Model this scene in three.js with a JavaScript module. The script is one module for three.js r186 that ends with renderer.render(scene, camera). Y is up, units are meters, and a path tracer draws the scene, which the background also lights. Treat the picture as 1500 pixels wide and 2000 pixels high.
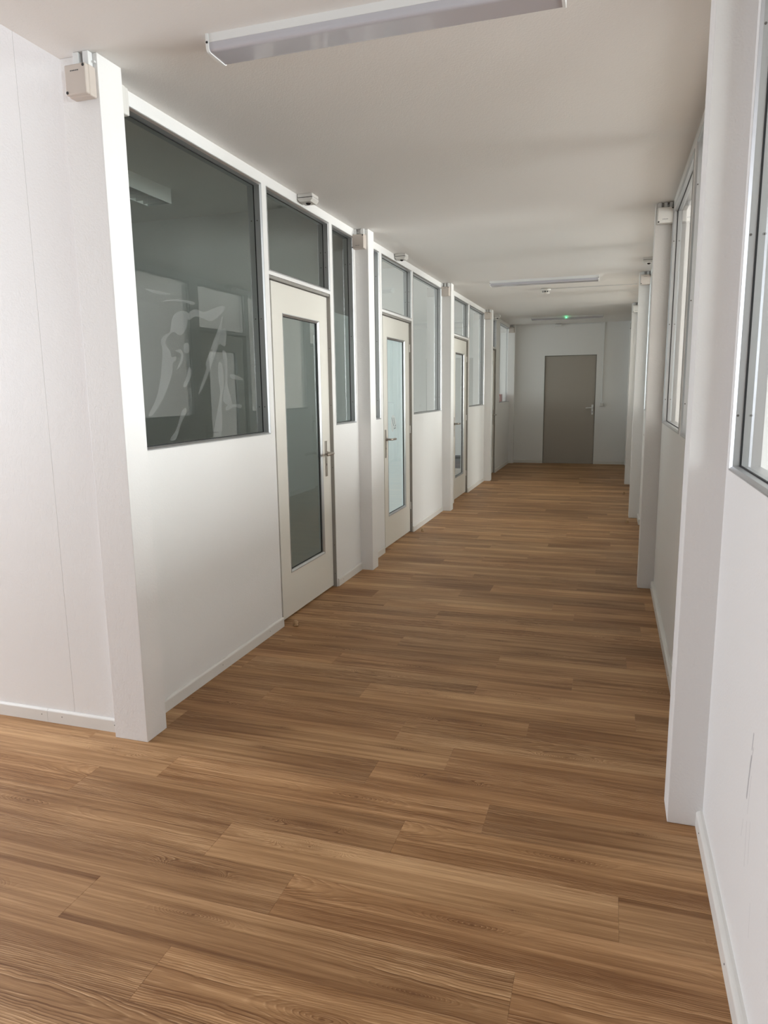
import * as THREE from 'three';
import { RoundedBoxGeometry } from 'three/addons/geometries/RoundedBoxGeometry.js';
import { RectAreaLightUniformsLib } from 'three/addons/lights/RectAreaLightUniformsLib.js';
import { mergeGeometries } from 'three/addons/utils/BufferGeometryUtils.js';

// ───────────────────────── camera, sky, daylight, exposure ─────────────────────────
RectAreaLightUniformsLib.init();
const scene = new THREE.Scene();
const camera = new THREE.PerspectiveCamera(2 * Math.atan(1000 / 1381) * 180 / Math.PI, 0.75, 0.05, 120);
camera.position.set(0, 1.45, 0);
camera.rotation.set(-0.1701, 0.3098, -0.0131, 'YXZ');
const renderer = new THREE.WebGLRenderer({ antialias: true });
renderer.toneMapping = THREE.LinearToneMapping;
renderer.toneMappingExposure = 1.0;
renderer.shadowMap.enabled = true;
scene.background = new THREE.Color().setRGB(0.92, 0.97, 1.0);
scene.backgroundIntensity = 0.4;
// daylight enters through the outer windows: one soft source per window, at the pane
function daylight(x, y, z, w, h, toX, strength) {
  const l = new THREE.RectAreaLight(new THREE.Color().setRGB(...strength.tint), strength.power, w, h);
  l.position.set(x, y, z);
  l.lookAt(toX, y, z);
  l.name = 'window_daylight';
  scene.add(l);
}
const day = (power, r, g, b) => ({ power, tint: [r, g, b] });
const DAY = {
  lobbyFront: day(15.5, 0.94, 1, 1.10), lobbyBack: day(1.8, 0.95, 1, 1.05), doorRooms: day(7.4, 0.95, 1, 1.05),
  front: day(14, 0.96, 1, 1.06), second: day(18.8, 1.03, 1, 1.02), third: day(20.5, 1.01, 1, 1.02), fourth: day(22, 1.03, 1, 0.98), corner: day(2.9, 1.08, 1, 0.86),
};

// ───────────────────────── measured layout (metres) ─────────────────────────
const H = 2.658, ROOM_H = 2.87, LOBBY_H = 3.2;
const XL = -1.912, XR = 0.342, T = 0.08;           // partition faces and thickness
const SILL = 1.205, HEAD = 2.60;
const END = 14.2;                                   // depth of the end wall
const COL = 0.136;
const zL = [2.337, 5.335, 8.294, 11.236], zR = [2.36, 5.337, 8.308, 11.243];
const OUT_L = -6.0, OUT_R = 4.6, BACK = 6.5;

// ───────────────────────── helpers ─────────────────────────
const used = {};
function numbered(n) { used[n] = (used[n] || 0) + 1; return used[n] === 1 ? n : n + '_' + String(used[n] - 1).padStart(3, '0'); }
let seed = 7;
function rnd() { seed = (seed * 1664525 + 1013904223) >>> 0; return seed / 4294967296; }
function metreUV(g) {                                // uv in metres from the dominant axis
  const p = g.attributes.position, n = g.attributes.normal, uv = new Float32Array(p.count * 2);
  for (let i = 0; i < p.count; i++) {
    const ax = Math.abs(n.getX(i)), ay = Math.abs(n.getY(i)), az = Math.abs(n.getZ(i));
    let u, v;
    if (ax >= ay && ax >= az) { u = p.getZ(i); v = p.getY(i); } else if (ay >= az) { u = p.getX(i); v = p.getZ(i); } else { u = p.getX(i); v = p.getY(i); }
    uv[2 * i] = u; uv[2 * i + 1] = v;
  }
  g.setAttribute('uv', new THREE.BufferAttribute(uv, 2));
  return g;
}
function box(x0, x1, y0, y1, z0, z1, r = 0) {
  const w = x1 - x0, h = y1 - y0, d = z1 - z0;
  const g = r ? new RoundedBoxGeometry(w, h, d, 2, r) : new THREE.BoxGeometry(w, h, d);
  g.translate((x0 + x1) / 2, (y0 + y1) / 2, (z0 + z1) / 2);
  return metreUV(g);
}
function cyl(r0, r1, h, seg = 20) { return new THREE.CylinderGeometry(r0, r1, h, seg); }
function mesh(name, g, m, parent) {
  const o = new THREE.Mesh(g, m); o.name = name; o.castShadow = o.receiveShadow = true;
  if (parent) parent.add(o);
  return o;
}
function tag(o, label, category, kind, group) {
  o.userData.label = label; o.userData.category = category;
  if (kind) o.userData.kind = kind;
  if (group) o.userData.group = group;
  return o;
}
function top(name, label, category, kind, pos = [0, 0, 0], turn = 0, group) {
  const o = new THREE.Group(); o.name = numbered(name); o.position.set(...pos); o.rotation.y = turn;
  scene.add(o); return tag(o, label, category, kind, group);
}
function topMesh(name, g, m, label, category, kind, pos = [0, 0, 0], turn = 0, group) {
  const o = mesh(numbered(name), g, m); o.position.set(...pos); o.rotation.y = turn; scene.add(o); return tag(o, label, category, kind, group);
}
const joined = (list) => mergeGeometries(list.map((g) => (g.index ? g.toNonIndexed() : g)), false);
// a profile of (out of the wall, into the opening) points swept round a rectangle with mitred corners
function sweepRect(u0, u1, v0, v1, prof, closed = true) {
  const pos = [], C = [[u0, v0, 1, 1], [u1, v0, -1, 1], [u1, v1, -1, -1], [u0, v1, 1, -1]];
  const P = (c, [n, t]) => [C[c][0] + C[c][2] * t, C[c][1] + C[c][3] * t, n];
  const m = prof.length, last = closed ? m : m - 1;
  for (let s = 0; s < 4; s++) for (let k = 0; k < last; k++) {
    const a = P(s, prof[k]), b = P((s + 1) % 4, prof[k]), c = P((s + 1) % 4, prof[(k + 1) % m]), d = P(s, prof[(k + 1) % m]);
    pos.push(...a, ...b, ...c, ...a, ...c, ...d);
  }
  const g = new THREE.BufferGeometry();
  g.setAttribute('position', new THREE.Float32BufferAttribute(pos, 3));
  g.computeVertexNormals();
  return metreUV(g);
}
// value noise
const PERM = new Uint8Array(512); { let s = 99; const r = () => (s = (s * 1103515245 + 12345) & 0x7fffffff) / 0x7fffffff; const a = [...Array(256).keys()]; for (let i = 255; i > 0; i--) { const j = Math.floor(r() * (i + 1)); [a[i], a[j]] = [a[j], a[i]]; } for (let i = 0; i < 512; i++) PERM[i] = a[i & 255]; }
function noise(x, y) {
  const xi = Math.floor(x), yi = Math.floor(y), fx = x - xi, fy = y - yi;
  const u = fx * fx * (3 - 2 * fx), v = fy * fy * (3 - 2 * fy), X = xi & 255, Y = yi & 255;
  const a = PERM[PERM[X] + Y], b = PERM[PERM[(X + 1) & 255] + Y], c = PERM[PERM[X] + ((Y + 1) & 255)], d = PERM[PERM[(X + 1) & 255] + ((Y + 1) & 255)];
  return ((a + (b - a) * u) * (1 - v) + (c + (d - c) * u) * v) / 255;
}
const sm = (a, b, x) => { const t = Math.min(1, Math.max(0, (x - a) / (b - a))); return t * t * (3 - 2 * t); };

// ───────────────────────── textures ─────────────────────────
// oak-look vinyl: an atlas of seven plank faces, grain along u
const PW = 0.178, PL = 1.255, NV = 7;
const [woodMap, woodBump] = (() => {
  const W = 2048, Hh = 2048, rows = Math.floor(Hh / NV);
  const col = new Uint8Array(W * Hh * 4), bmp = new Uint8Array(W * Hh * 4);
  for (let v = 0; v < NV; v++) {
    const s = v * 37.7 + 3.1;
    const pith = [0.05, 0.14, -0.06, 0.09, 0.24, 0.11, 0.03][v], cath = [1, 0.7, 0.35, 1, 0.3, 0.85, 0.6][v];
    // eyes: [x, y, size] where the grain swirls round a knot
    const eyes = [[[0.36, 0.115, 1.0], [1.02, 0.05, 0.7]], [[0.70, 0.06, 0.8]], [[0.95, 0.12, 0.6], [0.28, 0.04, 0.5]], [[0.78, 0.08, 1.2]], [[0.30, 0.10, 0.7]], [[1.05, 0.11, 0.9], [0.5, 0.15, 0.5]], [[0.55, 0.05, 1.0]]][v];
    for (let j = 0; j < rows; j++) for (let i = 0; i < W; i++) {
      const x = i / W * PL, y = j / rows * PW;
      const yw = y + 0.022 * (noise(x * 1.7 + s, y * 5 + s) - 0.5) + 0.009 * (noise(x * 6 + s, y * 16) - 0.5) + 0.003 * (noise(x * 22, y * 40 + s) - 0.5) + 0.0012 * (noise(x * 60, y * 90 + s) - 0.5);
      const d = 0.012 + 0.085 * noise(x * 1.5 + s * 2, 4.4 + s);
      let rad = Math.sqrt((yw - pith) * (yw - pith) + d * d * cath), kd = 0, halo = 0;
      for (const [kx, ky, ks] of eyes) {
        const dx = (x - kx) * 0.20 + 0.004 * (noise(x * 9, y * 30 + s) - 0.5), dy = yw - ky - 0.002, e = Math.sqrt(dx * dx + dy * dy);
        const w = Math.exp(-(e * e) / (0.00085 * ks * ks));
        rad = rad * (1 - w) + (e * 1.15 + 0.02) * w;
        halo = Math.max(halo, Math.exp(-(e * e) / (0.0004 * ks * ks)));
        kd = Math.max(kd, Math.exp(-(dx * dx * 6 + dy * dy) / (0.000012 * ks * ks)));
      }
      const wob = 0.8 * noise(x * 3 + s, y * 25 + 9) + 0.25 * noise(x * 14 + s, y * 120);
      const ring = rad / 0.0052 + wob, fr = ring - Math.floor(ring);
      const steep = 0.25 + 0.75 * Math.max(halo, sm(0.08, 0.55, Math.abs(yw - pith) / rad));
      const rmod = 0.3 + 1.1 * noise(Math.floor(ring) * 1.31 + s, 2.2);
      const q1 = (fr - 0.84) / 0.18, q2 = (fr < 0.5 ? fr : fr - 1) / 0.13;
      const late = Math.exp(-q1 * q1), early = Math.exp(-q2 * q2);
      const streak = noise(x * 0.8 + s * 3, y * 21 + s), streak2 = noise(x * 1.7 + s, y * 75 + 5), streak3 = noise(x * 3.5 + s, y * 190 + 8);
      const fib = noise(x * 9 + s, y * 900), fib2 = noise(x * 40 + s, y * 1700 + 3), blot = noise(x * 4 + s, y * 14 + 2 * s), band = noise(x * 1.1 + s * 5, y * 9 + 3 * s);
      const mask = Math.max(halo, sm(0.35, 0.75, noise(x * 1.1 + 7 * s, y * 8 + s)));
      let t = 0.42 + 0.34 * (band - 0.5) + 0.46 * (streak - 0.5) + 0.36 * (streak2 - 0.5) + 0.30 * (streak3 - 0.5) + 0.24 * (blot - 0.5) + 0.26 * halo + late * rmod * steep * (0.06 + 0.48 * mask) + 0.26 * (fib - 0.5) + 0.16 * (fib2 - 0.5);
      // limed pores: pale flecks that follow the ring edge
      const pore = sm(0.30, 0.65, noise(x * 12 + s, y * 420 + 11)) * early * (0.10 + 0.90 * mask) * steep;
      t += 0.5 * kd;
      t = Math.min(1, Math.max(0, t));
      let R = 204 - 92 * t, G = 162 - 90 * t, B = 117 - 83 * t;
      R += 52 * pore; G += 56 * pore; B += 58 * pore;
      const o = ((v * rows + j) * W + i) * 4;
      col[o] = Math.min(255, R); col[o + 1] = Math.min(255, G); col[o + 2] = Math.min(255, B); col[o + 3] = 255;
      const b = 150 - 60 * (fib - 0.5) - 40 * (fib2 - 0.5) - 30 * late - 50 * kd;
      bmp[o] = bmp[o + 1] = bmp[o + 2] = b; bmp[o + 3] = 255;
    }
  }
  const mk = (a, srgb) => { const t = new THREE.DataTexture(a, W, Hh); t.magFilter = THREE.LinearFilter; t.minFilter = THREE.LinearMipmapLinearFilter; t.generateMipmaps = true; if (srgb) t.colorSpace = THREE.SRGBColorSpace; t.needsUpdate = true; return t; };
  return [mk(col, true), mk(bmp, false)];
})();
const paintBump = (() => {                              // roller stipple, tileable over 0.5 m
  const N = 512, a = new Uint8Array(N * N * 4), per = (x, y, f) => { const X = x * f / N, Y = y * f / N; const w = (q) => ((q % f) + f) % f; const xi = Math.floor(X), yi = Math.floor(Y), fx = X - xi, fy = Y - yi; const h = (p, q) => PERM[PERM[w(p) & 255] + (w(q) & 255)] / 255; const u = fx * fx * (3 - 2 * fx), v = fy * fy * (3 - 2 * fy); return (h(xi, yi) * (1 - u) + h(xi + 1, yi) * u) * (1 - v) + (h(xi, yi + 1) * (1 - u) + h(xi + 1, yi + 1) * u) * v; };
  for (let j = 0; j < N; j++) for (let i = 0; i < N; i++) { const b = 255 * (0.5 * per(i, j, 128) + 0.3 * per(i, j, 64) + 0.2 * per(i, j, 16)); const o = (j * N + i) * 4; a[o] = a[o + 1] = a[o + 2] = b; a[o + 3] = 255; }
  const t = new THREE.DataTexture(a, N, N); t.wrapS = t.wrapT = THREE.RepeatWrapping; t.magFilter = THREE.LinearFilter; t.repeat.set(2, 2); t.needsUpdate = true; return t;
})();
const scuffMap = (() => {                               // grey rub marks on the wall panel beside the lobby
  const c = document.createElement('canvas'); c.width = 1024; c.height = 928; const g = c.getContext('2d');
  g.fillStyle = '#ffffff'; g.fillRect(0, 0, 1024, 928);
  const S = (z, y) => [(2.30 + z) / 1.33 * 1024, 928 - y / 1.205 * 928];
  const line = (pts, w, a) => { g.strokeStyle = `rgba(120,118,122,${a})`; g.lineWidth = w; g.lineCap = 'round'; g.beginPath(); pts.forEach((p, i) => g[i ? 'lineTo' : 'moveTo'](...S(...p))); g.stroke(); };
  line([[-1.70, 0.66], [-1.705, 0.62]], 5, 0.45); line([[-1.705, 0.60], [-1.715, 0.54], [-1.722, 0.49]], 8, 0.40); line([[-1.69, 0.63], [-1.712, 0.57]], 4, 0.25);
  line([[-1.69, 0.56], [-1.70, 0.46]], 2, 0.25); line([[-1.70, 0.44], [-1.69, 0.33]], 2, 0.25); line([[-1.665, 0.46], [-1.655, 0.36]], 2, 0.22); line([[-1.74, 0.42], [-1.75, 0.37]], 2, 0.22); line([[-1.60, 0.30], [-1.59, 0.22]], 2, 0.18);
  const t = new THREE.CanvasTexture(c); t.colorSpace = THREE.SRGBColorSpace; t.wrapS = t.wrapT = THREE.RepeatWrapping; t.repeat.set(1 / 1.33, 1 / 1.205); t.offset.set(2.30 / 1.33, 0); return t;
})();

// ───────────────────────── materials ─────────────────────────
const std = (r, g, b, rough, o = {}) => new THREE.MeshStandardMaterial({ color: new THREE.Color().setRGB(r, g, b), roughness: rough, ...o });
const phy = (r, g, b, rough, o = {}) => new THREE.MeshPhysicalMaterial({ color: new THREE.Color().setRGB(r, g, b), roughness: rough, ...o });
const M = {
  paint: std(0.85, 0.84, 0.825, 0.55, { bumpMap: paintBump, bumpScale: 0.0006 }),
  scuffed: std(0.85, 0.84, 0.825, 0.55, { map: scuffMap, bumpMap: paintBump, bumpScale: 0.0006 }),
  columnPaint: std(0.85, 0.835, 0.82, 0.5, { bumpMap: paintBump, bumpScale: 0.0008 }),
  ceiling: std(0.84, 0.82, 0.795, 0.8, { bumpMap: paintBump, bumpScale: 0.0005 }),
  trim: std(0.78, 0.76, 0.72, 0.4),
  leaf: std(0.79, 0.765, 0.70, 0.38),
  endLeaf: std(0.42, 0.38, 0.33, 0.45),
  alu: std(0.56, 0.57, 0.58, 0.42, { metalness: 1 }),
  aluDull: std(0.42, 0.41, 0.40, 0.45, { metalness: 0.8 }),
  steelFrame: std(0.33, 0.315, 0.29, 0.5, { metalness: 0.3 }),
  nickel: std(0.50, 0.46, 0.42, 0.32, { metalness: 1 }),
  black: std(0.012, 0.012, 0.013, 0.6),
  screw: std(0.16, 0.15, 0.14, 0.45, { metalness: 0.7 }),
  white: std(0.80, 0.80, 0.79, 0.4),
  plastic: std(0.72, 0.70, 0.665, 0.45),
  agedPlastic: std(0.60, 0.53, 0.475, 0.5),
  pane: phy(0.88, 0.935, 0.905, 0, { transmission: 1, thickness: 0, ior: 1.5 }),
  skyPane: phy(0.97, 0.98, 0.98, 0, { transmission: 1, thickness: 0, ior: 1.5 }),
  frost: phy(0.71, 0.79, 0.805, 1, { transmission: 0.90, thickness: 0, ior: 1.3, side: THREE.DoubleSide }),
  etched: std(0.86, 0.88, 0.87, 0.9, { transparent: true, opacity: 0.09, side: THREE.DoubleSide }),
  lampCover: phy(0.52, 0.51, 0.55, 0.25, { clearcoat: 0.7, clearcoatRoughness: 0.06 }),
  roomFloor: std(0.20, 0.135, 0.085, 0.5),
  red: std(0.45, 0.03, 0.03, 0.5),
  grey: std(0.25, 0.26, 0.28, 0.5),
  greyDark: std(0.08, 0.085, 0.095, 0.5),
  bag: std(0.78, 0.78, 0.76, 0.7),
  wood: std(0.50, 0.33, 0.18, 0.5),
};
const tints = [[1.0, 1.0, 1.0], [1.07, 1.06, 1.05], [0.93, 0.92, 0.91], [1.02, 0.99, 0.97], [0.97, 0.98, 1.0]];
const plankMats = tints.map((t) => std(...t, 0.55, { map: woodMap, bumpMap: woodBump, bumpScale: 0.0003 }));

// ───────────────────────── floor ─────────────────────────
{
  const floor = top('floor', 'oak look plank floor laid crosswise through the corridor', 'floor', 'structure');
  mesh('subfloor', box(OUT_L - 0.1, OUT_R + 0.1, -0.12, -0.004, -END - 0.4, BACK + 0.1), M.roomFloor, floor);
  const geos = {};
  const plankGeo = (len, v, fu, fv, off) => {          // one plank, origin at its near corner on the floor
    const key = [len.toFixed(3), v, fu, fv, off.toFixed(3)].join();
    if (geos[key]) return geos[key];
    const c = 0.0004, L = len - 0.0003, D = PW - 0.0003, y0 = -0.004;
    const q = [[0, y0, 0], [L, y0, 0], [L, y0, -D], [0, y0, -D], [0, -c, 0], [L, -c, 0], [L, -c, -D], [0, -c, -D], [c, 0, -c], [L - c, 0, -c], [L - c, 0, -D + c], [c, 0, -D + c]];
    const idx = [8, 9, 10, 8, 10, 11];
    for (let k = 0; k < 4; k++) { const n = (k + 1) % 4; idx.push(k, n, 4 + n, k, 4 + n, 4 + k, 4 + k, 4 + n, 8 + n, 4 + k, 8 + n, 8 + k); }
    let g = new THREE.BufferGeometry();
    g.setAttribute('position', new THREE.Float32BufferAttribute(q.flat(), 3));
    g.setIndex(idx); g = g.toNonIndexed(); g.computeVertexNormals();
    const p = g.attributes.position, uv = [], rows = Math.floor(2048 / NV) / 2048;
    for (let i = 0; i < p.count; i++) {
      let u = (p.getX(i) + off) / PL, w = -p.getZ(i) / PW;
      if (fu) u = 1 - u; if (fv) w = 1 - w;
      uv.push(Math.min(0.999, Math.max(0.001, u)), (v + 0.008 + 0.984 * Math.min(1, Math.max(0, w))) * rows);
    }
    g.setAttribute('uv', new THREE.Float32BufferAttribute(uv, 2));
    return (geos[key] = g);
  };
  // end joints read off the photograph (row number -> x of a joint); the other rows step on by a third
  const known = { 0: -1.06, 1: -1.43, 2: -0.865, 3: -1.18, 4: -0.616, 5: -0.355, 8: -0.815, 9: -0.289, 10: -1.10, 11: -0.578, 12: -1.385, 18: -0.177 };
  const base = 1.226, rest = tints.map(() => []);
  let nParts = 0;
  for (let r = -26; r < 73; r++) {
    const zNear = base + r * PW;                        // depth of the near edge
    const inLobby = zNear < 2.385, xMin = inLobby ? OUT_L : XL - 0.075, xMax = XR + 0.075;
    let j = known[r] !== undefined ? known[r] : -1.06 + ((r * 0.437 + 0.13 * Math.sin(r * 2.3)) % PL);
    while (j > xMin) j -= PL;
    for (let x = j; x < xMax; x += PL) {
      const a = Math.max(x, xMin), b = Math.min(x + PL, xMax);
      if (b - a < 0.02) continue;
      const v = Math.floor(rnd() * NV), fu = rnd() < 0.5, fv = rnd() < 0.5, t = Math.floor(rnd() * tints.length), off = a - x;
      const g = plankGeo(b - a, v, fu, fv, off);
      const seen = zNear > 0.9 && b > -2.9 && nParts < 296;
      if (seen) { const o = mesh('plank', g, plankMats[t], floor); o.position.set(a, 0, -zNear); nParts++; } else rest[t].push(g.clone().translate(a, 0, -zNear));
    }
  }
  rest.forEach((l, t) => { if (l.length) { const o = mesh('outer_planks', mergeGeometries(l), plankMats[t], floor); o.userData.kind = 'stuff'; } });
}

// ───────────────────────── ceilings ─────────────────────────
topMesh('ceiling', box(-1.97, XR + 0.02, H, H + 0.06, -END - 0.02, BACK), M.ceiling, 'smooth off white ceiling slab over the whole corridor', 'ceiling', 'structure');
topMesh('ceiling', box(OUT_L, -1.97, LOBBY_H, LOBBY_H + 0.15, -2.40, BACK), M.ceiling, 'raised white ceiling over the open lobby', 'ceiling', 'structure');
topMesh('ceiling', box(OUT_L, XL - T, ROOM_H, ROOM_H + 0.1, -END - 0.1, -2.46), M.ceiling, 'white ceiling of the rooms with glazed doors', 'ceiling', 'structure');
topMesh('ceiling', box(XR + T, OUT_R, ROOM_H, ROOM_H + 0.1, -END - 0.1, BACK), M.ceiling, 'white ceiling of the rooms behind the bright windows', 'ceiling', 'structure');
topMesh('wall_bulkhead', box(-1.97, -1.89, H + 0.03, LOBBY_H + 0.05, -2.40, BACK), M.paint, 'white upstand where the lobby ceiling steps up', 'wall', 'structure');

// ───────────────────────── glazed partitions ─────────────────────────
// local axes of everything set in a partition: x along it, y up, z out into the corridor
const SIDE = {
  left: { face: XL, turn: Math.PI / 2, u: (d) => d, pos: (d, y) => [XL, y, -d], glass: -0.040 },
  right: { face: XR, turn: -Math.PI / 2, u: (d) => -d, pos: (d, y) => [XR, y, -d], glass: -0.026 },
};
function span(side, d0, d1) { return side === 'left' ? [d0, d1] : [-d1, -d0]; }
const FRAME = [[-T, 0], [0.003, 0], [0.003, 0.005], [-0.005, 0.012], [-T, 0.012]];
const screwGeo = cyl(0.0035, 0.0035, 0.002, 10); screwGeo.rotateZ(Math.PI / 2);
function windowIn(side, n, d0, d1, y0, y1, label, opt = {}) {
  const S = SIDE[side], mid = (d0 + d1) / 2, w = (d1 - d0) / 2;
  const o = top('window_' + n, label, 'window', 'structure', S.pos(mid, y0), S.turn), h = y1 - y0;
  mesh('frame', sweepRect(-w, w, 0, h, FRAME), M.alu, o);
  const gz = S.glass;
  mesh('gasket', joined([sweepRect(-w + 0.0118, w - 0.0118, 0.0118, h - 0.0118, [[gz - 0.0025, 0], [gz + 0.0025, 0], [gz + 0.0025, 0.0035], [gz - 0.0025, 0.0035]])]), M.black, o);
  const p = new THREE.PlaneGeometry(2 * w - 0.026, h - 0.026); p.translate(0, h / 2, gz);
  mesh('pane', p, M.pane, o);
  if (opt.film) { const f = new THREE.PlaneGeometry(2 * w - 0.036, opt.film - y0 - 0.018); f.translate(0, (opt.film - y0 + 0.018) / 2, gz - 0.003); mesh('frosted_film', f, M.frost, o); }
  if (opt.screws !== false) {
    const far = side === 'left' ? 1 : -1;
    for (const y of [0.16, 0.66, h - 0.2]) if (y < h - 0.1) for (const q of [gz + 0.016, gz - 0.02]) { const s = mesh('screw', screwGeo, M.screw, o); s.position.set(far * (w - 0.0125), y, q); }
  }
  return o;
}
function lever(dir) {                                    // lever handle: neck out of the door, then along it
  const P = [[0, 0, 0], [0, 0, 0.030], [0, 0, 0.046], [dir * 0.012, 0, 0.057], [dir * 0.05, 0, 0.060], [dir * 0.115, -0.002, 0.058]].map((a) => new THREE.Vector3(...a));
  const t = new THREE.TubeGeometry(new THREE.CatmullRomCurve3(P, false, 'catmullrom', 0.3), 28, 0.0095, 12);
  const cap = new THREE.SphereGeometry(0.0095, 12, 8); cap.translate(dir * 0.115, -0.002, 0.058);
  const rose = cyl(0.013, 0.015, 0.012, 18); rose.rotateX(Math.PI / 2); rose.translate(0, 0, 0.006);
  return joined([t, cap, rose]);
}
const leverGeo = { '1': lever(1), '-1': lever(-1) };
const LEAF_Z = -0.028;
// latch: +1 when the handle sits towards the end wall
function doorIn(side, n, d0, d1, leaf0, leaf1, latch, label, glass, glassNear = 0.15) {
  const S = SIDE[side], mid = (d0 + d1) / 2, w = (d1 - d0) / 2, sgn = side === 'left' ? 1 : -1;
  const o = top('door_' + n, label, 'door', 'structure', S.pos(mid, 0), S.turn);
  const [a, b] = span(side, leaf0, leaf1), m = S.u(mid), l0 = a - m, l1 = b - m, top_ = 2.10, bot = 0.010, TH = 0.04;
  // steel frame lining the opening
  const jamb = (x0, x1) => box(x0, x1, 0, 2.121, -T - 0.004, x1 - x0 > 0.02 ? LEAF_Z - 0.030 : -0.003);
  const fr = mesh('door_frame', joined([jamb(-w, l0 < -w + 0.03 ? -w + 0.003 : l0 - 0.004), jamb(l1 > w - 0.03 ? w - 0.003 : l1 + 0.004, w), box(-w, w, top_ + 0.004, 2.121, -T - 0.004, -0.008)]), M.steelFrame, o);
  for (const y of [0.10, 0.32, 0.9, 1.35, 1.75]) { const s = mesh('screw', screwGeo, M.screw, fr); s.position.set(sgn * (w - 0.0035), y, -0.014); }
  const sh = new THREE.Shape(); sh.moveTo(l0, bot); sh.lineTo(l1, bot); sh.lineTo(l1, top_); sh.lineTo(l0, top_); sh.closePath();
  const nearCut = glassNear, farCut = 0.15, c0 = l0 + (sgn > 0 ? nearCut : farCut), c1 = l1 - (sgn > 0 ? farCut : nearCut), cy0 = 0.29, cy1 = 1.925;
  const ho = new THREE.Path(); ho.moveTo(c0, cy0); ho.lineTo(c0, cy1); ho.lineTo(c1, cy1); ho.lineTo(c1, cy0); ho.closePath(); sh.holes.push(ho);
  const lg = new THREE.ExtrudeGeometry(sh, { depth: TH - 0.003, bevelEnabled: true, bevelThickness: 0.0015, bevelSize: 0.0015, bevelOffset: -0.0015, bevelSegments: 1 });
  lg.translate(0, 0, LEAF_Z - TH + 0.0015);
  const leaf = mesh('leaf', metreUV(lg), M.leaf, o);
  mesh('glazing_bead', sweepRect(c0 - 0.001, c1 + 0.001, cy0 - 0.001, cy1 + 0.001, [[LEAF_Z - TH, 0], [LEAF_Z + 0.002, 0], [LEAF_Z + 0.002, 0.005], [LEAF_Z - 0.008, 0.016], [LEAF_Z - TH, 0.016]]), M.alu, leaf);
  mesh('gasket', sweepRect(c0 + 0.014, c1 - 0.014, cy0 + 0.014, cy1 - 0.014, [[LEAF_Z - 0.026, 0], [LEAF_Z - 0.016, 0], [LEAF_Z - 0.016, 0.004], [LEAF_Z - 0.026, 0.004]]), M.black, leaf);
  const p = new THREE.PlaneGeometry(c1 - c0 - 0.03, cy1 - cy0 - 0.03); p.translate((c0 + c1) / 2, (cy0 + cy1) / 2, LEAF_Z - 0.02);
  mesh('pane', p, M.pane, o);
  if (glass === 'frost') { const f = p.clone(); f.translate(0, 0, -0.003); mesh('frosted_film', f, M.frost, o); }
  const farX = sgn > 0 ? l1 : l0, nearX = sgn > 0 ? l0 : l1, hx = latch > 0 ? farX - sgn * 0.09 : nearX + sgn * 0.032;
  const plate = mesh('handle_plate', new RoundedBoxGeometry(0.034, 0.255, 0.006, 2, 0.0025).translate(hx, 0.973, LEAF_Z + 0.003), M.nickel, leaf);
  const lv = mesh('handle', leverGeo[String(-latch * sgn)], M.nickel, leaf); lv.position.set(hx, 1.013, LEAF_Z + 0.006);
  const kh = mesh('keyhole', joined([cyl(0.0045, 0.0045, 0.002, 12).rotateX(Math.PI / 2).translate(0, 0.004, 0), box(-0.002, 0.002, -0.009, 0.002, -0.001, 0.001)].map((g) => { g.deleteAttribute('uv'); return g; })), M.black, leaf);
  kh.position.set(hx, 0.93, LEAF_Z + 0.006);
  const hingeX = latch > 0 ? nearX : farX;
  if (latch < 0) for (const y of [0.28, 1.06, 1.86]) { const hg = mesh('hinge', cyl(0.007, 0.007, 0.075, 14), M.plastic, o); hg.position.set(hingeX - Math.sign(hingeX) * 0.002, y, LEAF_Z + 0.006); }
  return o;
}
// solid pieces of a partition: list of [depth0, depth1, kind]
function partition(side, label, list, dEnd0, dEnd1) {
  const S = SIDE[side], o = top('wall_' + side, label, 'wall', 'structure', [S.face, 0, 0], S.turn);
  const B = (name, d0, d1, y0, y1, m = M.paint) => { const [a, b] = span(side, d0, d1); return mesh(name, box(a, b, y0, y1, -T, 0), m, o); };
  B('header_beam', dEnd0, dEnd1, HEAD, ROOM_H + 0.02);
  for (const [d0, d1, k] of list) {
    if (k === 'solid') B(d1 - d0 < 0.2 ? 'mullion' : 'wall_panel', d0, d1, 0, HEAD);
    if (k === 'win') B('wall_panel', d0, d1, 0, SILL, side === 'right' && d0 === 0.97 ? M.scuffed : M.paint);
    if (k === 'door') B('transom_bar', d0, d1, 2.121, 2.141);
  }
  return o;
}

// left partition, bay by bay (depths from the camera position)
partition('left', 'white partition with glazed doors and interior windows along corridor', [
  [2.385, 2.53, 'solid'], [2.53, 3.795, 'win'], [3.795, 3.855, 'solid'], [3.855, 4.80, 'door'], [4.80, 4.856, 'solid'], [4.856, 5.289, 'win'], [5.289, 5.53, 'solid'],
  [5.53, 5.923, 'win'], [5.923, 5.992, 'solid'], [5.992, 6.948, 'door'], [6.948, 7.002, 'solid'], [7.002, 8.238, 'win'], [8.238, 8.50, 'solid'],
  [8.50, 8.885, 'win'], [8.885, 8.95, 'solid'], [8.95, 9.893, 'door'], [9.893, 9.955, 'solid'], [9.955, 11.19, 'win'], [11.19, 11.45, 'solid'],
  [11.45, 12.385, 'door'], [12.385, 12.79, 'solid'], [12.79, 14.14, 'win'], [14.14, END + 0.1, 'solid'],
], 2.385, END + 0.1);
const w1 = windowIn('left', 1, 2.53, 3.795, SILL, HEAD, 'large dark interior window with pale etched shapes on its glass', {});
windowIn('left', 2, 3.855, 4.80, 2.141, HEAD, 'dark transom window above the door with dark frosted glass');
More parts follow.
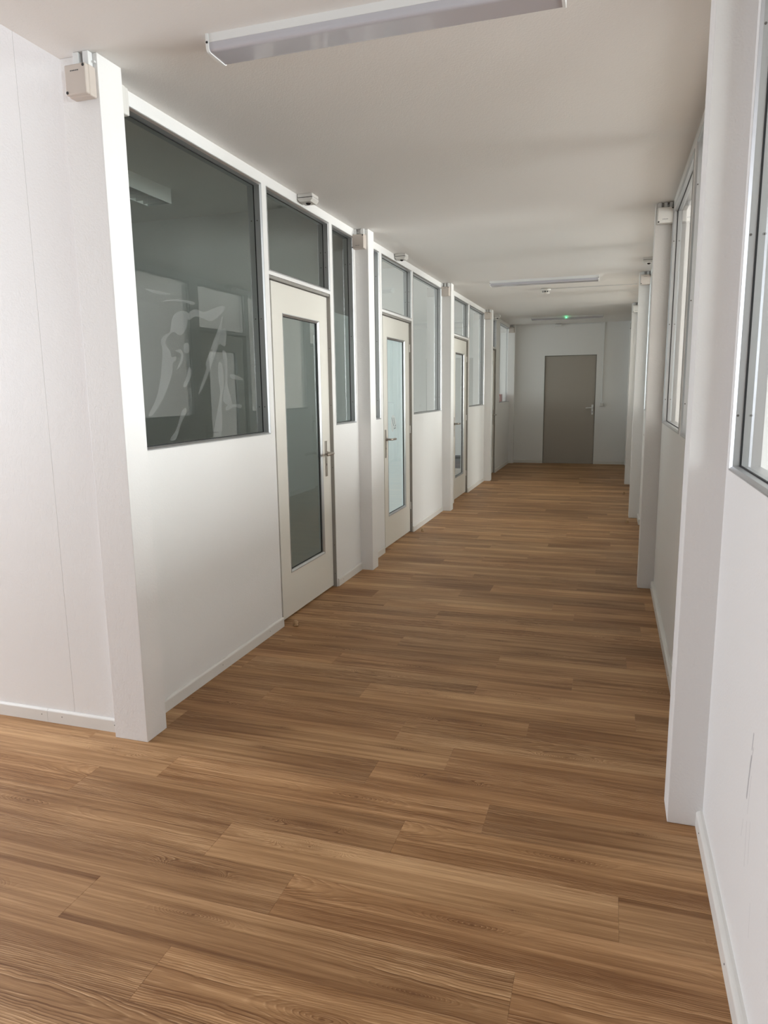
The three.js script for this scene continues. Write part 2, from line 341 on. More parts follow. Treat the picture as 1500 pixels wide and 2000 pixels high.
windowIn('left', 3, 4.856, 5.289, SILL, HEAD, 'narrow dark side window with frosted lower film beside second column', { film: 2.017 });
windowIn('left', 4, 5.53, 5.923, SILL, HEAD, 'slim side window between the column and the light blue glass door');
windowIn('left', 5, 5.992, 6.948, 2.141, HEAD, 'transom window above the door with light blue frosted glass');
windowIn('left', 6, 7.002, 8.238, SILL, HEAD, 'tall pale interior window beyond the light blue glass door');
windowIn('left', 7, 8.50, 8.885, SILL, HEAD, 'slim side window hidden behind the third column of the door side');
windowIn('left', 8, 8.95, 9.893, 2.141, HEAD, 'transom window above the clear glass door');
windowIn('left', 9, 9.955, 11.19, SILL, HEAD, 'tall pale interior window beyond the clear glass door');
windowIn('left', 10, 11.45, 12.385, 2.141, HEAD, 'narrow transom window above the door closest to the end wall');
windowIn('left', 11, 12.79, 14.14, SILL, HEAD, 'grey interior window between last glazed door and end wall');
doorIn('left', 1, 3.855, 4.80, 3.930, 4.797, 1, 'cream door with dark frosted glass panel and lever handle', 'frost', 0.14);
const d2 = doorIn('left', 2, 5.992, 6.948, 6.097, 6.945, -1, 'cream door with light blue frosted glass panel', 'frost', 0.113);
doorIn('left', 3, 8.95, 9.893, 9.04, 9.89, -1, 'cream door with clear glass panel showing boxes behind it', '', 0.13);
doorIn('left', 4, 11.45, 12.385, 11.53, 12.38, 1, 'cream door standing closest to the taupe end door', 'frost', 0.15);
{ // etched film shapes on the first window, (depth, height) outlines
  const shapes = [
    [[2.925, 1.798], [2.967, 1.825], [3.022, 1.835], [3.058, 1.826], [3.044, 1.784], [3.027, 1.752], [2.996, 1.725], [2.964, 1.72], [2.93, 1.73], [2.903, 1.723], [2.866, 1.696], [2.851, 1.671], [2.886, 1.644], [2.896, 1.617], [2.936, 1.618], [2.934, 1.606], [2.901, 1.585], [2.898, 1.555], [2.871, 1.505], [2.812, 1.431], [2.748, 1.373], [2.717, 1.353], [2.694, 1.353], [2.763, 1.436], [2.796, 1.509], [2.816, 1.582], [2.828, 1.65], [2.819, 1.679], [2.842, 1.707], [2.896, 1.732], [2.908, 1.763]],
    [[3.058, 1.826], [3.117, 1.852], [3.195, 1.847], [3.291, 1.875], [3.39, 1.896], [3.406, 1.887], [3.364, 1.855], [3.318, 1.829], [3.252, 1.807], [3.197, 1.813], [3.114, 1.818], [3.055, 1.795]],
    [[2.728, 1.9], [2.799, 1.902], [2.918, 1.9], [2.888, 1.893], [2.83, 1.889], [2.774, 1.89]],
    [[2.851, 1.859], [2.929, 1.878], [3.009, 1.884], [3.121, 1.883], [3.11, 1.872], [3.026, 1.875], [2.928, 1.87]],
    [[3.374, 1.845], [3.342, 1.798], [3.286, 1.728], [3.226, 1.649], [3.184, 1.588], [3.193, 1.578], [3.245, 1.628], [3.316, 1.708], [3.356, 1.777]],
    [[3.401, 1.78], [3.361, 1.772], [3.313, 1.73], [3.234, 1.628], [3.169, 1.539], [3.104, 1.443], [3.136, 1.464], [3.216, 1.557], [3.289, 1.652], [3.332, 1.698], [3.386, 1.69]],
    [[2.987, 1.379], [2.954, 1.367], [2.899, 1.282], [2.842, 1.237], [2.885, 1.234], [2.943, 1.311], [2.99, 1.361]],
    [[3.317, 1.609], [3.344, 1.598], [3.355, 1.486], [3.326, 1.424], [3.301, 1.23], [3.231, 1.235], [3.283, 1.374], [3.313, 1.458], [3.3, 1.542]],
    [[3.356, 1.666], [3.394, 1.657], [3.394, 1.486], [3.431, 1.387], [3.341, 1.406], [3.377, 1.543]],
    [[2.93, 1.646], [2.975, 1.654], [2.993, 1.628], [2.973, 1.587], [2.929, 1.558], [2.965, 1.602], [2.975, 1.63], [2.947, 1.641]],
    [[3.005, 1.68], [3.043, 1.684], [3.042, 1.646], [3.003, 1.642]],
    [[3.04, 1.574], [3.055, 1.548], [2.998, 1.48], [2.978, 1.482], [3.007, 1.526]],
    [[3.423, 1.544], [3.493, 1.542], [3.564, 1.522], [3.539, 1.519], [3.427, 1.529]],
    [[3.36, 1.372], [3.478, 1.389], [3.538, 1.376], [3.524, 1.364], [3.453, 1.372], [3.364, 1.357]],
  ];
  const mid = (2.53 + 3.795) / 2;
  for (const s of shapes) {
    const c = new THREE.CatmullRomCurve3(s.map(([d, y]) => new THREE.Vector3(d - mid, y - SILL, 0)), true, 'centripetal');
    const g = new THREE.ShapeGeometry(new THREE.Shape(c.getPoints(s.length * 4).map((p) => new THREE.Vector2(p.x, p.y))));
    g.translate(0, 0, -0.0385);
    mesh('etched_shape', g, M.etched, w1);
  }
}
{ // torn paper notice on the pane of the second door
  const s = [[6.40, 1.215], [6.45, 1.222], [6.50, 1.20], [6.535, 1.15], [6.545, 1.10], [6.50, 1.085], [6.46, 1.10], [6.44, 1.06], [6.395, 1.075], [6.37, 1.12], [6.38, 1.17]];
  const mid = (5.992 + 6.948) / 2, sh = new THREE.Shape(s.map(([d, y]) => new THREE.Vector2(d - mid, y)));
  const g = new THREE.ExtrudeGeometry(sh, { depth: 0.0006, bevelEnabled: false }); g.translate(0, 0, LEAF_Z - 0.0195);
  const note = mesh('paper_notice', g, phy(0.86, 0.87, 0.86, 1, { transmission: 0.75, thickness: 0, ior: 1.2, side: THREE.DoubleSide }), d2);
  const ink = [];
  for (const [d, y, w, a] of [[6.40, 1.165, 0.085, -0.95], [6.455, 1.165, 0.07, -1.1], [6.43, 1.125, 0.02, 0.2], [6.49, 1.118, 0.03, 0.5], [6.475, 1.095, 0.05, 0.1]]) { const q = box(-w / 2, w / 2, -0.005, 0.005, 0, 0.0004); q.rotateZ(a); q.translate(d - mid + 0.02, y, LEAF_Z - 0.0188); ink.push(q); }
  mesh('handwriting', joined(ink), M.grey, note);
}

// right partition
partition('right', 'white partition with bright interior windows opposite the glazed doors', [
  [-BACK, -2.2, 'solid'], [-2.2, -0.55, 'win'], [-0.55, -0.45, 'solid'], [-0.45, 0.85, 'win'], [0.85, 0.97, 'solid'], [0.97, 2.30, 'win'], [2.30, 2.57, 'solid'],
  [2.57, 3.89, 'win'], [3.89, 4.01, 'solid'], [4.01, 5.285, 'win'], [5.285, 5.52, 'solid'],
  [5.52, 6.69, 'win'], [6.69, 6.85, 'solid'], [6.85, 7.88, 'door'], [7.88, 7.95, 'solid'], [7.95, 8.26, 'win'], [8.26, 8.50, 'solid'],
  [8.50, 9.70, 'win'], [9.70, 9.85, 'solid'], [9.85, 10.85, 'door'], [10.85, 10.92, 'solid'], [10.92, 11.19, 'win'], [11.19, 11.43, 'solid'],
  [11.43, 12.70, 'win'], [12.70, 12.82, 'solid'], [12.82, 14.10, 'win'], [14.10, END + 0.1, 'solid'],
], -BACK, END + 0.1);
windowIn('right', 12, -2.2, -0.55, SILL, HEAD, 'interior window by the back of the lobby', { screws: false });
windowIn('right', 13, -0.45, 0.85, SILL, HEAD, 'middle interior window on the wall facing the lobby', { screws: false });
windowIn('right', 14, 0.97, 2.30, SILL, HEAD, 'bright aluminium framed window above the scuffed wall panel');
windowIn('right', 15, 2.57, 3.89, SILL, HEAD, 'bright interior window just past the column beside the scuffed wall');
windowIn('right', 16, 4.01, 5.285, SILL, HEAD, 'bright interior window directly before the column with a conduit box');
windowIn('right', 17, 5.52, 6.69, SILL, HEAD, 'interior window opposite the light blue glass door');
windowIn('right', 18, 6.85, 7.88, 2.141, HEAD, 'transom window above the door opposite the pale interior window');
windowIn('right', 19, 7.95, 8.26, SILL, HEAD, 'slim side window beside the door opposite the pale interior window');
windowIn('right', 20, 8.50, 9.70, SILL, HEAD, 'interior window opposite the clear glass door');
windowIn('right', 21, 9.85, 10.85, 2.141, HEAD, 'transom window above the farther door opposite the glazed doors');
windowIn('right', 22, 10.92, 11.19, SILL, HEAD, 'slim side window beside the farther door opposite the glazed doors');
windowIn('right', 23, 11.43, 12.70, SILL, HEAD, 'interior window opposite the door closest to the end wall');
windowIn('right', 24, 12.82, 14.10, SILL, HEAD, 'interior window in the corner by the taupe end door');
doorIn('right', 5, 6.85, 7.88, 6.90, 7.83, -1, 'glazed cream door opposite the light blue glass door');
doorIn('right', 6, 9.85, 10.85, 9.90, 10.80, -1, 'farther glazed cream door on the bright window side');
// ───────────────────────── other walls ─────────────────────────
{
  const w = top('wall_front', 'white lobby wall of jointed panels beside the first column', 'wall', 'structure');
  const joints = [OUT_L, -5.82, -4.62, -3.42, -2.216, XL - 0.03];
  for (let i = 0; i < joints.length - 1; i++) mesh('wall_panel', box(joints[i] + 0.0003, joints[i + 1] - 0.0003, 0, LOBBY_H, -2.465, -2.385, 0.0008), M.paint, w);
  mesh('backing', box(OUT_L, XL - 0.03, 0, LOBBY_H, -2.46, -2.3865), M.paint, w);
}
{ // end wall with the door opening
  const w = top('wall_end', 'plain white wall that closes the corridor', 'wall', 'structure');
  const d0 = -1.255, d1 = -0.295, t = 2.068;
  mesh('wall_panel', box(XL - T, d0, 0, H + 0.06, -END - 0.1, -END), M.paint, w);
  mesh('wall_panel', box(d1, XR + T, 0, H + 0.06, -END - 0.1, -END), M.paint, w);
  mesh('wall_panel', box(d0, d1, t, H + 0.06, -END - 0.1, -END), M.paint, w);
  mesh('backing', box(d0, d1, 0, t, -END - 0.1, -END - 0.09), M.steelFrame, w);  // added unseen panel that stops sky light leaking under the door
  const d = top('door_7', 'taupe solid door with white lever handle in the end wall', 'door', 'structure', [(d0 + d1) / 2, 0, -END]);
  const hw = (d1 - d0) / 2;
  mesh('door_frame', joined([box(-hw, -hw + 0.006, 0, t, -0.1, -0.002), box(hw - 0.006, hw, 0, t, -0.1, -0.002), box(-hw, hw, t - 0.006, t, -0.1, -0.002)]), M.steelFrame, d);
  const leaf = mesh('leaf', box(-hw + 0.009, hw - 0.009, 0.001, t - 0.009, -0.065, -0.022, 0.002), M.endLeaf, d);
  mesh('handle_plate', new RoundedBoxGeometry(0.036, 0.19, 0.008, 2, 0.003).translate(0.432, 1.04, -0.018), M.white, leaf);
  const lv = mesh('handle', leverGeo['-1'], M.white, leaf); lv.position.set(0.432, 1.075, -0.018);
  const kh = mesh('keyhole', cyl(0.008, 0.008, 0.003, 12).rotateX(Math.PI / 2), M.black, leaf); kh.position.set(0.432, 0.995, -0.013);
}
function outerWall(name, label, x, dir, z0, z1, top_, openings, strength) {   // dir: towards the room
  const w = top(name, label, 'wall', 'structure');
  const a = dir > 0 ? x - 0.2 : x, b = a + 0.2;
  let z = z0;
  for (const [o0, o1] of openings) {
    mesh('wall_panel', box(a, b, 0, top_, z, o0), M.paint, w);
    mesh('wall_panel', box(a, b, 0, 0.85, o0, o1), M.paint, w);
    mesh('wall_panel', box(a, b, 2.55, top_, o0, o1), M.paint, w);
    z = o1;
    const n = 25 + outerWall.count++;
    const win = top('window_' + n, 'daylight window ' + outerWall.words[outerWall.count - 1], 'window', 'structure', [x, 0.85, (o0 + o1) / 2], dir * Math.PI / 2);
    const hw = (o1 - o0) / 2;
    mesh('frame', sweepRect(-hw, hw, 0, 1.7, [[-0.14, 0], [-0.06, 0], [-0.06, 0.06], [-0.14, 0.06]]), M.white, win);
    mesh('mullion', box(-0.03, 0.03, 0.06, 1.64, -0.13, -0.07), M.white, win);
    mesh('pane', new THREE.PlaneGeometry(2 * hw - 0.12, 1.58).translate(0, 0.85, -0.10), M.skyPane, win);
    daylight(x - dir * 0.04, 1.7, (o0 + o1) / 2, 2 * hw - 0.12, 1.58, x + dir * 3, strength[openings.findIndex((q) => q[0] === o0)]);
  }
  mesh('wall_panel', box(a, b, 0, top_, z, z1), M.paint, w);
}
outerWall.count = 0;
outerWall.words = ['of the lobby near the jointed wall', 'of the lobby near its back wall', 'of the room beside the end wall, door side', 'of the room behind the clear glass door', 'of the room behind the light blue door',
  'of the corner room opposite the last door', 'of the room opposite the clear glass door', 'of the room opposite the light blue door', 'of the room opposite the dark window', 'of the room behind the scuffed wall, by its column', 'of the room behind the scuffed wall, by the lobby back'];
outerWall('wall_lobby', 'outer lobby wall with two daylight windows', OUT_L, 1, -2.46, BACK, LOBBY_H + 0.1, [[-2.2, -0.2], [0.4, 2.6]], [DAY.lobbyFront, DAY.lobbyBack]);
outerWall('wall_outer', 'outer wall of the rooms behind the glazed doors', OUT_L, 1, -END - 0.1, -2.46, ROOM_H + 0.1, [[-13.9, -11.7], [-10.9, -8.8], [-7.9, -5.9]], [DAY.doorRooms, DAY.doorRooms, DAY.doorRooms]);
outerWall('wall_outer', 'outer wall of the rooms behind the bright windows', OUT_R, -1, -END - 0.1, BACK, ROOM_H + 0.1, [[-13.9, -11.7], [-10.9, -8.8], [-8.1, -5.7], [-5.1, -2.7], [-2.1, 0.2], [0.6, 2.9]], [DAY.corner, DAY.fourth, DAY.third, DAY.second, DAY.front, DAY.front]);
topMesh('wall_back', box(OUT_L - 0.1, OUT_R + 0.1, 0, LOBBY_H + 0.1, BACK, BACK + 0.15), M.paint, 'plain white wall at the back of the lobby', 'wall', 'structure');
for (const [z, n] of [[5.40, 'between the dark room and the light blue door room'], [8.36, 'between the light blue door room and the clear glass door room'], [11.30, 'between the clear glass door room and the last room']])
  topMesh('wall_cross', box(OUT_L, XL - T, 0, ROOM_H, -z - 0.04, -z + 0.04), M.paint, 'white cross wall ' + n, 'wall', 'structure');
for (const [z, n] of [[2.43, 'behind the column beside the scuffed wall'], [5.40, 'behind the column with the conduit box on the window side'], [8.37, 'behind the third column of the window side'], [11.31, 'behind the fourth column of the window side']])
  topMesh('wall_cross', box(XR + T, OUT_R, 0, ROOM_H, -z - 0.04, -z + 0.04), M.paint, 'white cross wall ' + n, 'wall', 'structure');
topMesh('wall_cross', box(OUT_L, XL - T, 0, ROOM_H, -END - 0.1, -END - 0.02), M.paint, 'white end wall of the last room on the door side', 'wall', 'structure');
topMesh('wall_cross', box(XR + T, OUT_R, 0, ROOM_H, -END - 0.1, -END - 0.02), M.paint, 'white end wall of the corner room on the window side', 'wall', 'structure');

// ───────────────────────── columns with their conduit boxes ─────────────────────────
const boxPrint = joined([[-0.016, 0.005], [-0.009, 0.005], [-0.002, 0.006], [0.006, 0.005], [0.013, 0.005]].map(([x, w]) => box(x - w / 2, x + w / 2, -0.0016, 0.0016, 0, 0.0006)));
function junctionBox(x, y, z, turn, mat, printAt, label, ducts, wide = 0.104) {
  const o = top('junction_box', label, 'junction box', null, [x, y, z], turn);
  mesh('body', new RoundedBoxGeometry(wide, 0.104, 0.038, 3, 0.006).translate(0, 0.052, 0.019), mat, o);
  const lid = mesh('lid', new RoundedBoxGeometry(wide - 0.004, 0.100, 0.020, 3, 0.005).translate(0, 0.052, 0.046), mat, o);
  for (const [sx, sy] of [[-wide / 2 + 0.010, 0.010], [wide / 2 - 0.010, 0.094]]) { const s = mesh('screw', cyl(0.005, 0.005, 0.002, 14).rotateX(Math.PI / 2), M.black, lid); s.position.set(sx, sy, 0.0563); }
  const pr = mesh('printed_mark', boxPrint, M.greyDark, lid); pr.position.set(0, printAt, 0.056);
  for (const [dx, w] of ducts) {
    const d = mesh('cable_duct', box(dx - w / 2, dx + w / 2, 0.100, H - y - 0.001, 0.002, 0.026, 0.002), M.white, o);
    mesh('clip', box(dx + w / 2, dx + w / 2 + 0.012, 0.118, 0.124, 0.001, 0.010), M.white, d);
  }
  return o;
}
function column(x0, x1, d, label) {
  const w = x1 - x0, o = topMesh('column', box(-w / 2, w / 2, 0, H, -COL, 0, 0.0025), M.columnPaint, label, 'column', 'structure', [(x0 + x1) / 2, 0, -d]);
  return o;
}
column(-1.969, -1.807, zL[0], 'white square column at the corner of the lobby wall');
column(-1.95, -1.807, zL[1], 'white square column between the dark side window and the light blue door');
column(-1.95, -1.807, zL[2], 'white square column before the clear glass door');
column(-1.95, -1.807, zL[3], 'white square column before the last glazed door');
column(-1.95, -1.815, END - COL + 0.004, 'white square column in the corner of the end wall, door side');
column(0.234, 0.36, zR[0], 'white square column beside the scuffed wall panel');
column(0.234, 0.36, zR[1], 'white square column after the two bright windows');
column(0.234, 0.36, zR[2], 'third white square column of the bright window side');
column(0.234, 0.36, zR[3], 'fourth white square column of the bright window side');
column(0.275, 0.36, END - COL + 0.004, 'white square column in the corner of the end wall, window side');
const D2 = [[-0.026, 0.026], [0.024, 0.026]], D3 = [[-0.036, 0.022], [0.0, 0.022], [0.034, 0.022]];
junctionBox(-1.862, 2.504, -zL[0], 0, M.agedPlastic, 0.080, 'aged beige junction box high on the lobby corner column', [[-0.016, 0.024], [0.026, 0.024]], 0.094);
junctionBox(-1.872, 2.508, -zL[0] - COL, Math.PI, M.plastic, 0.022, 'junction box on the hidden face of the lobby corner column', D2);
junctionBox(-1.873, 2.510, -zL[1], 0, M.agedPlastic, 0.022, 'beige junction box on the column beside the light blue door', [[-0.03, 0.02], [0.028, 0.026]]);
junctionBox(-1.873, 2.512, -zL[2], 0, M.agedPlastic, 0.086, 'beige junction box on the column before the clear glass door', D3);
junctionBox(-1.873, 2.512, -zL[3], 0, M.agedPlastic, 0.080, 'beige junction box on the column before the last glazed door', D3);
junctionBox(-1.875, 2.512, -END + COL - 0.004, 0, M.agedPlastic, 0.080, 'beige junction box on the corner column of the end wall, door side', D3);
junctionBox(0.294, 2.520, -zR[1], 0, M.plastic, 0.026, 'white junction box on the column after the two bright windows', D3);
junctionBox(0.294, 2.520, -zR[2], 0, M.agedPlastic, 0.080, 'junction box on the third column of the bright window side', D2);
junctionBox(0.294, 2.520, -zR[3], 0, M.plastic, 0.026, 'junction box on the fourth column of the bright window side', D2);
junctionBox(0.320, 2.500, -END + COL - 0.004, 0, M.plastic, 0.080, 'junction box in the end wall corner of the window side', D2);

// ───────────────────────── baseboards ─────────────────────────
const bbShape = new THREE.Shape(); bbShape.moveTo(0, 0); bbShape.lineTo(0.012, 0); bbShape.lineTo(0.012, 0.050); bbShape.quadraticCurveTo(0.0115, 0.056, 0.005, 0.0595); bbShape.lineTo(0, 0.060); bbShape.closePath();
function baseGeo(len) { const g = new THREE.ExtrudeGeometry(bbShape, { depth: len, bevelEnabled: false, curveSegments: 5 }); g.rotateY(-Math.PI / 2); g.translate(len, 0, 0); return metreUV(g); }
const nailGeo = cyl(0.0025, 0.0025, 0.001, 8).rotateX(Math.PI / 2);
{
  const put = (o, side, d0, d1, deep = 1) => {
    const len = d1 - d0, m = mesh('baseboard_length', baseGeo(len), M.trim, o), [a] = span(side, d0, d1); m.position.set(a, 0, 0); m.scale.z = deep;
    for (let u = 0.09; u < len; u += 0.55) { const n = mesh('nail', nailGeo, M.screw, m); n.position.set(u, 0.034, 0.0122); }
  };
  const l = top('baseboard_left', 'cream baseboards between the columns and doors of the door side', 'baseboard', 'structure', [XL, 0, 0], Math.PI / 2);
  for (const [a, b] of [[zL[0] + COL, 3.857], [4.81, zL[1]], [zL[1] + COL, 5.962], [6.944, zL[2]], [zL[2] + COL, 8.925], [9.878, zL[3]], [zL[3] + COL, 11.43], [12.39, END - COL]]) put(l, 'left', a, b);
  const r = top('baseboard_right', 'cream baseboards along the bright window side', 'baseboard', 'structure', [XR, 0, 0], -Math.PI / 2);
  for (const [a, b] of [[-BACK, 0.4], [0.4, zR[0]], [zR[0] + COL, zR[1]], [zR[1] + COL, 6.84], [7.89, zR[2]], [zR[2] + COL, 9.84], [10.86, zR[3]], [zR[3] + COL, END - COL]]) put(r, 'right', a, b, 1.67);
  const f = top('baseboard_front', 'cream baseboard with a joint under the lobby wall', 'baseboard', 'structure', [0, 0, -2.385]);
  const e = top('baseboard_end', 'low cream baseboards either side of the taupe door', 'baseboard', 'structure', [0, 0, -END]);
  const putX = (o, x0, x1) => { const m = mesh('baseboard_length', baseGeo(x1 - x0), M.trim, o); m.position.x = x0; for (let u = x1 - x0 - 0.03; u > 0; u -= 0.28) { const n = mesh('nail', nailGeo, M.screw, m); n.position.set(u, 0.034, 0.0122); } };
  putX(f, -1.969 - 0.391 + 0.0008, -1.969); putX(f, -4.4, -2.3605); putX(f, OUT_L, -4.402);
  putX(e, -1.815, -1.255); putX(e, -0.295, 0.275);
}

// ───────────────────────── ceiling fittings ─────────────────────────
function ceilingLamp(d, label) {
  const o = top('ceiling_lamp', label, 'ceiling lamp', null, [-0.775, H, -d - 0.06]), L = 1.19, hl = L / 2;
  const prof = (w, h0, h1, r) => { const s = new THREE.Shape(); s.moveTo(-w, -h0); s.lineTo(-w, -h1 + r * 1.0); s.quadraticCurveTo(-w, -h1, -w + r, -h1); s.lineTo(w - r, -h1); s.quadraticCurveTo(w, -h1, w, -h1 + r); s.lineTo(w, -h0); s.closePath(); return s; };
  const ex = (s, len, x) => metreUV(new THREE.ExtrudeGeometry(s, { depth: len, bevelEnabled: false, curveSegments: 6 }).rotateY(Math.PI / 2).translate(x, 0, 0));
  mesh('housing', ex(prof(0.060, 0.0, 0.027, 0.001), L - 0.02, -hl + 0.01), M.white, o);
  mesh('cover', ex(prof(0.0585, 0.025, 0.055, 0.014), L - 0.02, -hl + 0.01), M.lampCover, o);
  for (const s of [-1, 1]) {
    const c = mesh('end_cap', ex(prof(0.063, 0.0, 0.058, 0.018), 0.010, s < 0 ? -hl : hl - 0.010), M.white, o);
    const k = mesh('cap_screw', cyl(0.004, 0.004, 0.002, 10).rotateX(Math.PI / 2), M.black, c); k.position.set(s * (hl - 0.005), -0.028, 0.0635);
  }
  return o;
}
ceilingLamp(2.352, 'long white ceiling lamp with grey cover near the lobby');
ceilingLamp(8.32, 'long white ceiling lamp with grey cover before the smoke detector');
const l3 = ceilingLamp(12.72, 'long white ceiling lamp with a green indicator light by the end wall');
{
  const led = mesh('indicator_light', new THREE.SphereGeometry(0.009, 14, 10), new THREE.MeshStandardMaterial({ color: 0x0c3a1c, emissive: new THREE.Color(0.15, 1.0, 0.40), emissiveIntensity: 3.0 }), l3);
  led.position.set(-0.01, -0.030, 0.064);
  const pl = new THREE.PointLight(new THREE.Color(0.15, 1.0, 0.40), 0.003, 2); pl.position.set(-0.785, H - 0.030, -12.72 + 0.022); pl.name = 'indicator_glow'; scene.add(pl);
}
function sensor(x, d, label) {
  const o = top('ceiling_sensor', label, 'sensor', null, [x, H, -d]);
  mesh('base', new RoundedBoxGeometry(0.100, 0.020, 0.100, 2, 0.004).translate(0, -0.010, 0), M.plastic, o);
  mesh('gap', box(-0.047, 0.047, -0.025, -0.018, -0.047, 0.047), M.black, o);
  const s = new THREE.Shape(); s.moveTo(-0.05, -0.024); s.lineTo(-0.05, -0.031); s.lineTo(-0.036, -0.047); s.lineTo(0.036, -0.047); s.lineTo(0.05, -0.031); s.lineTo(0.05, -0.024); s.closePath();
  mesh('housing', metreUV(new THREE.ExtrudeGeometry(s, { depth: 0.092, bevelEnabled: true, bevelSize: 0.001, bevelThickness: 0.003, bevelSegments: 1 }).translate(0, 0, -0.046)), M.plastic, o);
  mesh('lens', new THREE.SphereGeometry(0.017, 18, 12, 0, Math.PI * 2, Math.PI / 2, Math.PI / 2).scale(1, 0.8, 1).translate(0.004, -0.046, 0.006), phy(0.008, 0.006, 0.008, 0.12), o);
}
sensor(-1.858, 4.33, 'white ceiling sensor with dark lens above the dark frosted door');
sensor(-1.858, 6.42, 'white ceiling sensor with dark lens above the light blue door');
sensor(-1.858, 12.10, 'white ceiling sensor with dark lens above the last glazed door');
sensor(0.283, 7.46, 'white ceiling sensor with dark lens on the bright window side');
{
  const o = top('smoke_detector', 'round white smoke detector on the ceiling past the second lamp', 'smoke detector', null, [-0.82, H, -9.2]);
  mesh('base', new THREE.LatheGeometry([[0, 0], [0.058, 0], [0.058, -0.014], [0.052, -0.022], [0, -0.022]].map((a) => new THREE.Vector2(...a)), 32), M.plastic, o);
  o.scale.y = 1.4;
  mesh('slots', cyl(0.043, 0.043, 0.016, 28).translate(0, -0.029, 0), M.greyDark, o);
  for (let k = 0; k < 9; k++) { const f = mesh('fin', box(-0.0045, 0.0045, -0.038, -0.020, 0.040, 0.048), M.plastic, o); f.rotation.y = k * Math.PI * 2 / 9 + 0.2; }
  mesh('cap', new THREE.LatheGeometry([[0, -0.050], [0.020, -0.050], [0.040, -0.044], [0.048, -0.036], [0.046, -0.034], [0, -0.034]].map((a) => new THREE.Vector2(...a)), 32), M.plastic, o);
}
topMesh('cable_duct', box(-0.762, 0.234, H - 0.010, H, -9.215, -9.198, 0.002), M.white, 'thin white cable duct from the smoke detector across the ceiling', 'cable duct', null);
topMesh('cable_duct', box(-0.97, -0.19, 2.632, 2.646, -END, -END + 0.012, 0.002), M.white, 'thin white cable duct along the top of the end wall', 'cable duct', null);
topMesh('cable_duct', box(-0.188, -0.170, 1.176, 2.658, -END, -END + 0.014, 0.002), M.white, 'white cable duct running down the end wall to the switch', 'cable duct', null);
{
  const o = top('light_switch', 'small white light switch on the end wall beside the taupe door', 'switch', null, [-0.18, 1.10, -END]);
  mesh('plate', new RoundedBoxGeometry(0.076, 0.076, 0.026, 3, 0.006).translate(0, 0.038, 0.013), M.white, o);
  mesh('rocker', new RoundedBoxGeometry(0.046, 0.046, 0.008, 2, 0.002).translate(0, 0.038, 0.028), M.plastic, o);
  const b = top('emergency_light', 'white emergency light box above the taupe door', 'emergency light', null, [-1.014, 2.600, -END]);
  mesh('body', new RoundedBoxGeometry(0.13, 0.052, 0.05, 3, 0.008).translate(0, 0.026, 0.025), M.plastic, b);
  mesh('cover', new RoundedBoxGeometry(0.11, 0.036, 0.014, 2, 0.004).translate(0, 0.024, 0.055), M.white, b);
}

// ───────────────────────── door stops on the floor ─────────────────────────
for (const [x, z, l] of [[-1.836, 3.888, 'tan door stop on the floor before the dark frosted door'], [-1.828, 7.019, 'tan door stop on the floor past the light blue door'], [0.215, 8.00, 'tan door stop on the floor before the third window side column'], [0.215, 10.2, 'tan door stop on the floor before the fourth window side column']]) {
  const o = top('door_stop', l, 'door stop', null, [x, 0, -z]);
  mesh('post', new THREE.LatheGeometry([[0, 0], [0.016, 0], [0.016, 0.006], [0.012, 0.010], [0.012, 0.028], [0.010, 0.032], [0, 0.033]].map((a) => new THREE.Vector2(...a)), 20), M.wood, o);
  mesh('buffer_ring', new THREE.TorusGeometry(0.012, 0.004, 8, 20).rotateX(Math.PI / 2).translate(0, 0.022, 0), M.wood, o);
}

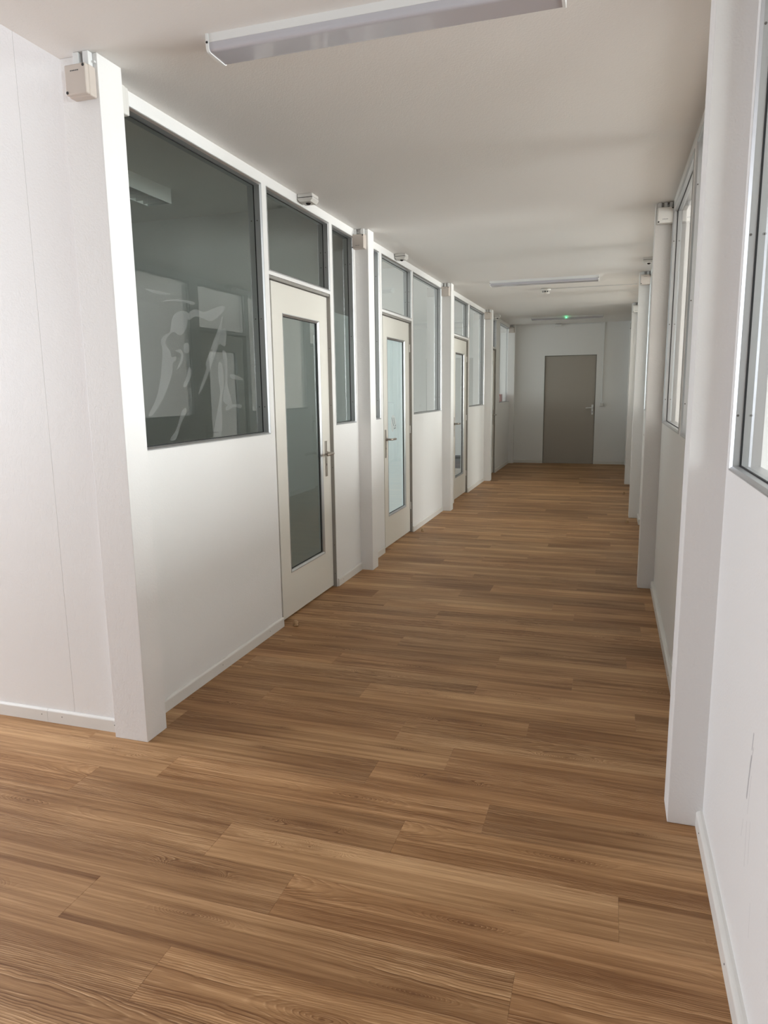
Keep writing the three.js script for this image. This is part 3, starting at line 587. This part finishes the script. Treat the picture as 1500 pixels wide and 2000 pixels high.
// ───────────────────────── inside the rooms ─────────────────────────
{ // added unseen blind, soaks up bounced light to darken the first room
  const o = top('added_blind', 'added unseen charcoal roller blind that darkens the first room', 'blind', null, [OUT_L, 0.7, -3.93], Math.PI / 2);
  mesh('fabric', box(-1.3, 1.3, 0, 1.98, 0.030, 0.033), M.greyDark, o);
  mesh('roller', cyl(0.03, 0.03, 2.66, 18).rotateZ(Math.PI / 2).translate(0, 2.0, 0.0315), M.white, o);
  mesh('bottom_bar', box(-1.3, 1.3, -0.02, 0.0, 0.024, 0.039, 0.003), M.white, o);
}
{ // louvre lamp in the dark room
  const o = top('louvre_lamp', 'white louvre lamp on the ceiling of the dark room', 'ceiling lamp', null, [-3.12, ROOM_H, -4.0]);
  mesh('body', joined([box(-0.10, 0.10, -0.02, 0, -0.6, 0.6), box(-0.10, -0.09, -0.10, -0.02, -0.6, 0.6), box(0.09, 0.10, -0.10, -0.02, -0.6, 0.6), box(-0.09, 0.09, -0.10, -0.02, -0.6, -0.59), box(-0.09, 0.09, -0.10, -0.02, 0.59, 0.6)]), M.white, o);
  for (let k = 0; k < 14; k++) mesh('slat', box(-0.089, 0.089, -0.099, -0.055, -0.003, 0.003).translate(0, 0, -0.54 + k * 0.083), M.white, o);
  mesh('lamp_tube', cyl(0.013, 0.013, 1.15, 14).rotateX(Math.PI / 2).translate(0, -0.035, 0), M.white, o);
}
{
  const a = top('storage_box', 'grey box stacked behind the clear glass door', 'box', null, [-2.29, 0.24, -10.95], 0.2);
  mesh('body', new RoundedBoxGeometry(0.24, 0.16, 0.26, 2, 0.006).translate(0, 0.08, 0), M.grey, a);
  mesh('lid', new RoundedBoxGeometry(0.25, 0.03, 0.27, 2, 0.006).translate(0, 0.165, 0), M.greyDark, a);
  const b = top('carton', 'white carton on the floor behind the clear glass door', 'box', null, [-2.29, 0, -10.95], 0.1);
  mesh('body', new RoundedBoxGeometry(0.36, 0.238, 0.34, 2, 0.006).translate(0, 0.119, 0), M.bag, b);
  mesh('tape', box(-0.03, 0.03, 0.06, 0.2385, 0.1705, 0.1712), M.trim, b);
  const c = top('sideboard', 'white sideboard in the room next to the end wall', 'cabinet', null, [-2.21, 0, -13.85]);
  mesh('body', box(-0.2, 0.2, 0, 1.16, -0.3, 0.3, 0.004), M.white, c);
  mesh('top', box(-0.21, 0.21, 1.16, 1.18, -0.31, 0.31, 0.003), M.trim, c);
  const e = top('binder', 'red binder standing on the sideboard by the end wall', 'binder', null, [-2.075, 1.18, -13.95]);
  mesh('cover', box(-0.035, 0.035, 0, 0.17, -0.12, 0.12, 0.004), M.red, e);
  mesh('spine_label', box(-0.02, 0.02, 0.05, 0.14, 0.1203, 0.1208), M.white, e);
}

renderer.render(scene, camera);
